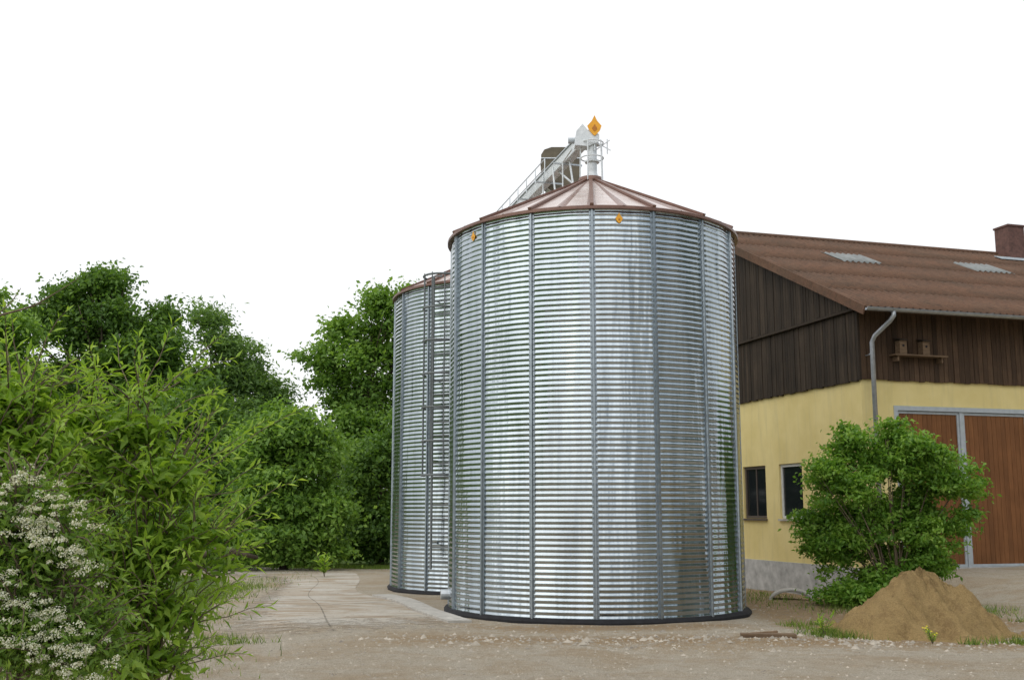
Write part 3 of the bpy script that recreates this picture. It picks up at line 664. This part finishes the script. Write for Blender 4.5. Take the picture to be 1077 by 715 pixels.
foliage('leaves', ragged(bl, 33, k=9, core=.78, lo=.16, hi=.38, out=.94), 54000, .085, t, L_BUSH, 31, clump=16, sig=.09, asp=.5, inner=.45)

def shoot_shrub(name, label, cat, base, shoots, mat, seed, leafL=.12, leafW=.03, group=None, step=.028, stemsN=9, nl_core=0, core=None, sr=.028):
    rr = random.Random(seed); t = thing(name, label, cat, base, 0, group); B0 = Vector(base)
    mb = MB(); PP = []; AA = []; NN = []; LL = []; TT = []
    for (s, e, l) in shoots:
        s = Vector(s)-B0; e = Vector(e)-B0; mid_ = s.lerp(e, .5)+Vector((rr.uniform(-.05, .05), rr.uniform(-.05, .05), rr.uniform(0, .08)))
        pts = [s, s.lerp(mid_, .5)+Vector((0, 0, .01)), mid_, mid_.lerp(e, .5)+Vector((0, 0, .02)), e]
        mb.tube(pts, [.006, .005, .004, .003, .001], 4, cap=False)
        ln = (e-s).length; kx = int(ln/step); ctone = rr.random()
        for i in range(kx):
            f = (i+.5)/kx; seg = f*4; j = min(3, int(seg)); p = pts[j].lerp(pts[j+1], seg-j); d = (pts[j+1]-pts[j]).normalized()
            ang = i*2.4+rr.uniform(-.4, .4); o1 = d.orthogonal().normalized(); o2 = d.cross(o1); out = o1*math.cos(ang)+o2*math.sin(ang)
            a = (out*(1.0-.45*f)+d*(.35+.6*f)+Vector((0, 0, -.12+.15*rr.random()))).normalized()
            nrm = (d*.9-out*.3+Vector((rr.uniform(-.4, .4), rr.uniform(-.4, .4), .5))); nrm = (nrm-a*nrm.dot(a)).normalized()
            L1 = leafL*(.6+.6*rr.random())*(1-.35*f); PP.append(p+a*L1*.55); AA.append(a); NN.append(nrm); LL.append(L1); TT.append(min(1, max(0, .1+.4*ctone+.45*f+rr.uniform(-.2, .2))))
    for q in range(stemsN):
        tg = Vector(rr.choice(shoots)[0])-B0; a0 = Vector((rr.uniform(-.12, .12), rr.uniform(-.12, .12), -.05))
        mb.tube([a0, a0.lerp(tg, .35)+Vector((0, 0, tg.z*.15)), a0.lerp(tg, .7)+Vector((0, 0, tg.z*.08)), tg], [sr, sr*.7, sr*.45, .005], 7)
    mb.build('stems', TWIG, t, True)
    V, F = leaf_quads(np.array(PP), np.array(AA), np.array(NN), np.array(LL), np.array(LL)*leafW/leafL, .22)
    mesh_np('leaves', V, F, mat, t, np.array(TT+TT))
    if core: foliage('inner_leaves', [(c[0]-B0.x, c[1]-B0.y, c[2]-B0.z)+tuple(c[3:]) for c in core], nl_core, leafL*.85, t, mat, seed+1, clump=14, sig=.09, asp=.34, inner=.2)
    return t
def mkshoots(blobs, Y, n, ln, seed, up=.9, long=.12):
    rr = random.Random(seed); out = []; m_ = Y/FPX; W = [b[2]*b[3] for b in blobs]
    for _ in range(n):
        px, py, rx_, rz_ = rr.choices(blobs, W)[0]; c = Vector(at(px, py, Y)); th = rr.uniform(0, 2*PI); ph = math.acos(rr.uniform(-.6, 1)); f = rr.uniform(.3, .9)
        d = Vector((math.sin(ph)*math.cos(th), math.sin(ph)*math.sin(th), math.cos(ph)))
        s = c+Vector((d.x*rx_*m_*f, d.y*rx_*m_*f*.8, d.z*rz_*m_*f)); g_ = (d+Vector((0, 0, up))+Vector((rr.uniform(-.5, .5), rr.uniform(-.5, .5), 0))).normalized()
        l = ln*rr.uniform(.5, 1.2)*(1.6 if rr.random() < long else 1)
        e = s+g_*l; e += Vector((d.x, d.y, -.1))*l*.25; out.append((s, e, 0))
    return out
def cores(blobs, Y, k=.62):
    m_ = Y/FPX; return [at(px, py, Y)+(rx_*m_*k, rx_*m_*k*.8, rz_*m_*k) for px, py, rx_, rz_ in blobs]
HB = [(135,460,40,42),(170,510,52,48),(100,505,48,55),(205,575,34,42),(150,592,58,58),(120,650,55,50),(175,655,40,45),(226,605,20,18),(92,438,24,22),(150,425,22,18),(75,580,45,60),(150,700,50,30)]
Yh = 7.6
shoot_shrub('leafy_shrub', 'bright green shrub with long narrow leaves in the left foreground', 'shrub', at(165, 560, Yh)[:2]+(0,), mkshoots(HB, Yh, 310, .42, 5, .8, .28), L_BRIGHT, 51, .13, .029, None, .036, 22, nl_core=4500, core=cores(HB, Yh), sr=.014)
HB2 = [(10,435,38,38),(45,475,34,36),(0,500,50,60),(20,560,50,50),(25,415,18,18),(-20,470,50,70)]
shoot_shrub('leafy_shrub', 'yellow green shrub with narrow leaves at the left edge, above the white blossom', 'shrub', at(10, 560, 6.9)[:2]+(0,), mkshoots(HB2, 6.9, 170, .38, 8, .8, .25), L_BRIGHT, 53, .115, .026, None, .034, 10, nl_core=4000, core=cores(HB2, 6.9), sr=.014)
IB = [(30,540,46,36),(70,580,32,28),(20,600,50,50),(50,660,60,45),(85,690,42,32),(10,680,50,50),(-20,560,50,60)]
Yi = 5.2; bI = at(20, 560, Yi)[:2]+(0,)
sh_ = mkshoots(IB, Yi, 310, .22, 9, .35)
fs_ = shoot_shrub('flowering_shrub', 'shrub with clusters of small white blossom in the lower left corner', 'shrub', bI, sh_, L_SPIR, 55, .055, .018, None, .018, 14, nl_core=11000, core=cores(IB, Yi), sr=.014)
rr = random.Random(77); PP = []; NN = []; SS = []
arcs = [((0,490),(50,505),(95,560)), ((0,522),(40,540),(85,590)), ((10,550),(60,565),(102,602)), ((0,620),(45,640),(80,665)), ((15,650),(60,675),(118,700)), ((0,665),(40,690),(90,712))]
for k in range(225):
    A0, A1, A2 = rr.choice(arcs); q = rr.random(); bx_ = (1-q)**2*A0[0]+2*q*(1-q)*A1[0]+q*q*A2[0]; by_ = (1-q)**2*A0[1]+2*q*(1-q)*A1[1]+q*q*A2[1]
    w = Vector(at(bx_+rr.gauss(0, 9), by_+rr.gauss(0, 9), Yi-.10-rr.random()*.30)); cr = rr.uniform(.012, .026)
    for q in range(36):
        d = Vector((rr.gauss(0, 1), rr.gauss(0, 1), rr.gauss(0, 1)))
        d.normalize()
        if d.z < -.3: d.z *= -1
        f = rr.uniform(.6, 1.2); PP.append(w+Vector((d.x*cr*1.3*f, d.y*cr*1.3*f, d.z*cr*f))-Vector(bI)); NN.append(d); SS.append(rr.uniform(.006, .011))
NNa = unit(np.array(NN)+RNG.normal(size=(len(NN), 3))*.35); AA_ = unit(np.cross(NNa, RNG.normal(size=NNa.shape))); V, F = leaf_quads(np.array(PP), AA_, NNa, np.array(SS), np.array(SS)*.9, .1)
tn = RNG.random(len(PP)); bo = mesh_np('blossom', V, F, PETAL, fs_, np.concatenate([tn, tn])); bo['kind'] = 'stuff'
mb = MB(bI)
mb.tube([Vector(bI)+Vector((-.5, 0, 0)), Vector(bI)+Vector((-.62, 0, 1.5)), at(-60, 345, 5.6), at(-5, 333, 5.6), at(35, 322, 5.6), at(62, 306, 5.6), at(84, 292, 5.6)], [.03, .024, .012, .007, .005, .003, .0015], 6)
mb.tube([at(20, 327, 5.6), at(38, 320, 5.5), at(52, 318, 5.5)], [.004, .003, .0015], 5); mb.tube([at(-5, 333, 5.6), at(12, 318, 5.7), at(22, 303, 5.7)], [.004, .003, .0015], 5)
mb.build('bare_branch', TWIG, fs_, True)

# ------------------------------------------------------------------ sand pile
O = (5.50, 15.05, gz1(5.50, 15.05)); nr, na = 80, 220; V = []; rg = np.random.default_rng(2)
ph = rg.random(8)*6
nzv = rg.normal(size=(22, 4))
def rough(x, y):
    s = 0
    for q in range(22):
        f = 3+q*2.1; s += math.sin(x*f*math.cos(nzv[q, 0]*3)+y*f*math.sin(nzv[q, 0]*3)+nzv[q, 1]*5)*.115/f**.90*1.9
    return s
for i in range(nr+1):
    f = i/nr
    for j in range(na):
        a = 2*PI*j/na; Rm = 1.50*(1+.09*math.sin(2*a+ph[0])+.06*math.sin(3*a+ph[1])+.05*math.sin(7*a+ph[2])+.03*math.sin(13*a)); x = f*Rm*math.cos(a)*(1.0 if math.cos(a) > 0 else 1.12); y = f*Rm*math.sin(a)*.78
        z = .78*max(0, 1-f/.72)**1.15+.14*max(0, 1-f)**.9-.03*f+.17*math.exp(-(((x-.56)/.30)**2+((y+.1)/.35)**2))-.04*math.exp(-(f/.06)**2)
        z += rough(x, y)*min(1, 4*f+.3)*min(1, (1-f)*4)*.8+rg.normal()*.009*min(1, (1-f)*5)
        V.append((x, y, z-.02))
idx = np.arange((nr+1)*na).reshape(nr+1, na); nxt = np.roll(idx, -1, 1)
F = np.stack([idx[:-1].ravel(), idx[1:].ravel(), nxt[1:].ravel(), nxt[:-1].ravel()], 1)
o = mesh_np('sand_pile', V, F, SAND, smooth=True); o.location = O; tag(o, 'heap of tan sand on the gravel in front of the bush', 'sand pile')
O = (3.25, 14.35, gz1(3.25, 14.35)); t = thing('wooden_board', 'short weathered board lying on the ground between silo and sand heap', 'board', O, -.12)
MB().box((-.33, -.08, .0), (.36, .07, .045), .4).build('plank', WOODB, t, bevel=.006)
MB().bar((-.2, .14, .02), (.15, .16, .05), .07, .03, .8).build('broken_piece', WOODB, t)
c0 = at(832, 635, 20.6); O = (c0[0], 20.6, gz1(c0[0], 20.6)-.06)
vs = []; fs = []; kk = 17
for yy in (-.05, .6):
    for rr_ in (.42, .36):
        for j in range(kk):
            b = PI*j/(kk-1); vs.append((rr_*math.cos(b), yy, rr_*math.sin(b)*.62-.02))
for j in range(kk-1):
    fs += [(j, j+1, 2*kk+j+1, 2*kk+j), (kk+j+1, kk+j, 3*kk+j, 3*kk+j+1), (j+1, j, kk+j, kk+j+1), (2*kk+j, 2*kk+j+1, 3*kk+j+1, 3*kk+j)]
o = MB().add(vs, fs).build('concrete_culvert', CONC, None, True); o.location = O; o.rotation_euler = (0, 0, -.25); tag(o, 'grey arched concrete half pipe beside the bush', 'culvert')

# ------------------------------------------------------------------ gravel stones
r = np.random.default_rng(5); n_ = 15000
X = r.uniform(-6, 9, n_); Yv = 10.3+9*r.random(n_)**1.4; S = .005+.016*r.random(n_)**4
X[:700] = r.normal(5.5, 1.3, 700); Yv[:700] = r.normal(14.2, .5, 700); S[:700] *= 1.8
X[500:1500] = r.normal(2, 2.2, 1000); Yv[500:1500] = r.normal(14., .5, 1000); S[500:1500] *= 1.9
keep = (np.hypot(X-1.39, Yv-18.65) > 2.6) & (np.hypot(X-5.52, Yv-15.05) > 1.1)
X, Yv, S = X[keep], Yv[keep], S[keep]; n_ = len(X); Z = gz(X, Yv)
octv = np.array([(1,0,0),(0,1,0),(-1,0,0),(0,-1,0),(0,0,.7)]); octf = np.array([(0,1,4),(1,2,4),(2,3,4),(3,0,4)])
ang = r.random(n_)*6.28; ca, sa = np.cos(ang), np.sin(ang)
b = octv[None]*S[:, None, None]*(.7+.6*r.random((n_, 5, 1))); V = np.stack([b[..., 0]*ca[:, None]-b[..., 1]*sa[:, None]+X[:, None], b[..., 0]*sa[:, None]+b[..., 1]*ca[:, None]+Yv[:, None], b[..., 2]+Z[:, None]], -1).reshape(-1, 3)
F = (octf[None]+np.arange(n_)[:, None, None]*5).reshape(-1, 3)
o = mesh_np('gravel', V, F, STONE); tag(o, 'loose gravel stones scattered over the yard', 'gravel', kind='stuff')
# ------------------------------------------------------------------ grass
def blades(name, spots, mat, label, hmin=.05, hmax=.16, seed=1):
    r = np.random.default_rng(seed); P0 = []
    for (x, y, sx, sy, k) in spots: P0.append(np.stack([r.normal(x, sx, k), r.normal(y, sy, k)], 1))
    P0 = np.concatenate(P0); k = len(P0); z = gz(P0[:, 0], P0[:, 1]); h = hmin+(hmax-hmin)*r.random(k); a = r.random(k)*6.28; w = .004+.004*r.random(k)
    b0 = np.stack([P0[:, 0]-w*np.cos(a), P0[:, 1]-w*np.sin(a), z], 1); b1 = np.stack([P0[:, 0]+w*np.cos(a), P0[:, 1]+w*np.sin(a), z], 1)
    tp = np.stack([P0[:, 0]+r.normal(size=k)*h*.4, P0[:, 1]+r.normal(size=k)*h*.4, z+h], 1)
    V = np.stack([b0, b1, tp], 1).reshape(-1, 3); F = np.arange(3*k).reshape(-1, 3)
    return tag(mesh_np(name, V, F, mat, None, r.random(k)), label, 'grass', kind='stuff')
sp = [(-5.0, 14, .35, 1.8, 6000), (-5.8, 20, .35, 3, 6000), (-4.4, 11.5, .5, .6, 4500), (4.25, 14.75, .20, .18, 900), (6.4, 14.0, .25, .10, 400), (6.6, 18.5, .8, .5, 2600), (4.7, 21, .5, 1, 500)]
rq = random.Random(12)
for _ in range(5): sp.append((rq.uniform(-4.1, -3.2), rq.uniform(12.4, 15), .25, .10, 120))
for _ in range(12): sp.append((rq.uniform(3.8, 7.5), rq.uniform(13.6, 16.5), .10, .06, 60))
sp += [(-3+r_*-.55, 32.5+.1*r_, .8, .5, 900) for r_ in range(20)]
blades('grass', sp, GRASSM, 'tufts of green grass along the track and around the sand heap', .03, .13)
def weed(x, y, h, seed, label, flowers=False):
    t = thing('weed', label, 'weed', (x, y, gz1(x, y))); rr = random.Random(seed); mb = MB(); PP = []; AA = []; NN = []; LL = []; FP = []
    for s in range(9):
        e = Vector((rr.uniform(-.5, .5)*h, rr.uniform(-.5, .5)*h, h*rr.uniform(.5, 1))); mb.tube([(0, 0, 0), e*.5+Vector((0, 0, .03)), e], [.005, .004, .002], 4); FP.append(e)
        for i in range(8):
            f = .2+.1*i; a = Vector((rr.uniform(-1, 1), rr.uniform(-1, 1), .5)).normalized(); nn = Vector((0, 0, 1)); nn = (nn-a*nn.dot(a)).normalized(); L1 = h*.3*rr.uniform(.6, 1.1); PP.append(e*f+a*L1*.5); AA.append(a); NN.append(nn); LL.append(L1)
    mb.build('stalk', TWIG, t); V, F = leaf_quads(np.array(PP), np.array(AA), np.array(NN), np.array(LL), np.array(LL)*.3); tt = [rr.random() for _ in PP]; mesh_np('leaves', V, F, L_BRIGHT, t, np.array(tt+tt))
    if flowers:
        Pf = np.array(FP); Nf = np.tile([[0, -.5, .8]], (len(FP), 1)); Nf = unit(Nf); Af = np.tile([[1., 0, 0]], (len(FP), 1)); V, F = leaf_quads(Pf+[0, 0, .01], Af, Nf, np.full(len(FP), .03), np.full(len(FP), .03)); mesh_np('yellow_flowers', V, F, YPETAL, t, np.full(2*len(FP), .6))
w = at(338, 590, 27); weed(w[0], 27.5, .75, 1, 'leafy young plant at the far edge of the track')
weed(5.15, 13.80, .20, 2, 'small weed with yellow flowers on the front foot of the sand heap', True)
weed(4.05, 14.6, .30, 3, 'small green weed between the board and the sand heap')
weed(-3.7, 12.6, .3, 4, 'green weed at the foot of the bright shrub')
w = at(232, 578, 28); t = MB((w[0], 28, .0)).tube([(w[0]-.9, 28, .35), (w[0], 28.1, .7), (w[0]+.9, 28.2, .45)], [.06, .08, .05], 8).build('fallen_limb', BARK, None, True); t.location = (w[0], 28, 0); tag(t, 'dead limb leaning under the dark shrub', 'limb')

# ------------------------------------------------------------------ world, sun, camera
W = bpy.data.worlds.new('World'); bpy.context.scene.world = W; W.use_nodes = True; nt = W.node_tree
bg = nt.nodes['Background']; out = nt.nodes['World Output']
sky = nt.nodes.new('ShaderNodeTexSky'); sky.sky_type = 'NISHITA'; sky.sun_disc = False; sky.sun_elevation = math.radians(52); sky.sun_rotation = math.radians(215)
nt.links.new(sky.outputs[0], bg.inputs[0]); bg.inputs[1].default_value = .08
# overcast layer: white cloud ahead and left, grey behind right added for silo reflections
tc = nt.nodes.new('ShaderNodeTexCoord'); dt = nt.nodes.new('ShaderNodeVectorMath'); dt.operation = 'DOT_PRODUCT'; dt.inputs[1].default_value = (-.70, .62, .1)
nt.links.new(tc.outputs['Generated'], dt.inputs[0])
nz = nt.nodes.new('ShaderNodeTexNoise'); nz.inputs['Scale'].default_value = 2.2; nz.inputs['Detail'].default_value = 4; nt.links.new(tc.outputs['Generated'], nz.inputs['Vector'])
ad = nt.nodes.new('ShaderNodeMath'); ad.operation = 'MULTIPLY_ADD'; ad.inputs[1].default_value = .7; nt.links.new(nz.outputs['Fac'], ad.inputs[0]); nt.links.new(dt.outputs['Value'], ad.inputs[2])
cr = nt.nodes.new('ShaderNodeValToRGB')
e = cr.color_ramp.elements; e[0].position = 0.0; e[0].color = (.56, .63, .71, 1); e[1].position = .62; e[1].color = (.985, .99, 1, 1)
mr = nt.nodes.new('ShaderNodeMapRange'); mr.inputs['From Min'].default_value = -.6; mr.inputs['From Max'].default_value = 1.1
nt.links.new(ad.outputs[0], mr.inputs['Value']); nt.links.new(mr.outputs[0], cr.inputs[0])
bg2 = nt.nodes.new('ShaderNodeBackground'); nt.links.new(cr.outputs[0], bg2.inputs[0]); bg2.inputs[1].default_value = 1.18
ms = nt.nodes.new('ShaderNodeMixShader'); ms.inputs[0].default_value = .88
nt.links.new(bg.outputs[0], ms.inputs[1]); nt.links.new(bg2.outputs[0], ms.inputs[2]); nt.links.new(ms.outputs[0], out.inputs[0])
sl = bpy.data.lights.new('sun', 'SUN'); sl.energy = 1.45; sl.angle = math.radians(95); sl.color = (1, .955, .89)
so = bpy.data.objects.new('sun', sl); col.objects.link(so)
sd = Vector((-.55, -.75, 1.25)).normalized(); so.rotation_euler = sd.to_track_quat('Z', 'Y').to_euler(); so.location = (-8, -10, 20)
cam = bpy.data.cameras.new('camera'); cam.sensor_width = 36; cam.lens = FPX/1077*36; cam.clip_end = 3000
co = bpy.data.objects.new('camera', cam); col.objects.link(co); co.location = (0, 0, CAMH); co.rotation_euler = (PI/2+PITCH, 0, 0)
sc = bpy.context.scene; sc.camera = co; sc.view_settings.view_transform = 'Standard'; sc.view_settings.look = 'None'; sc.view_settings.exposure = 0
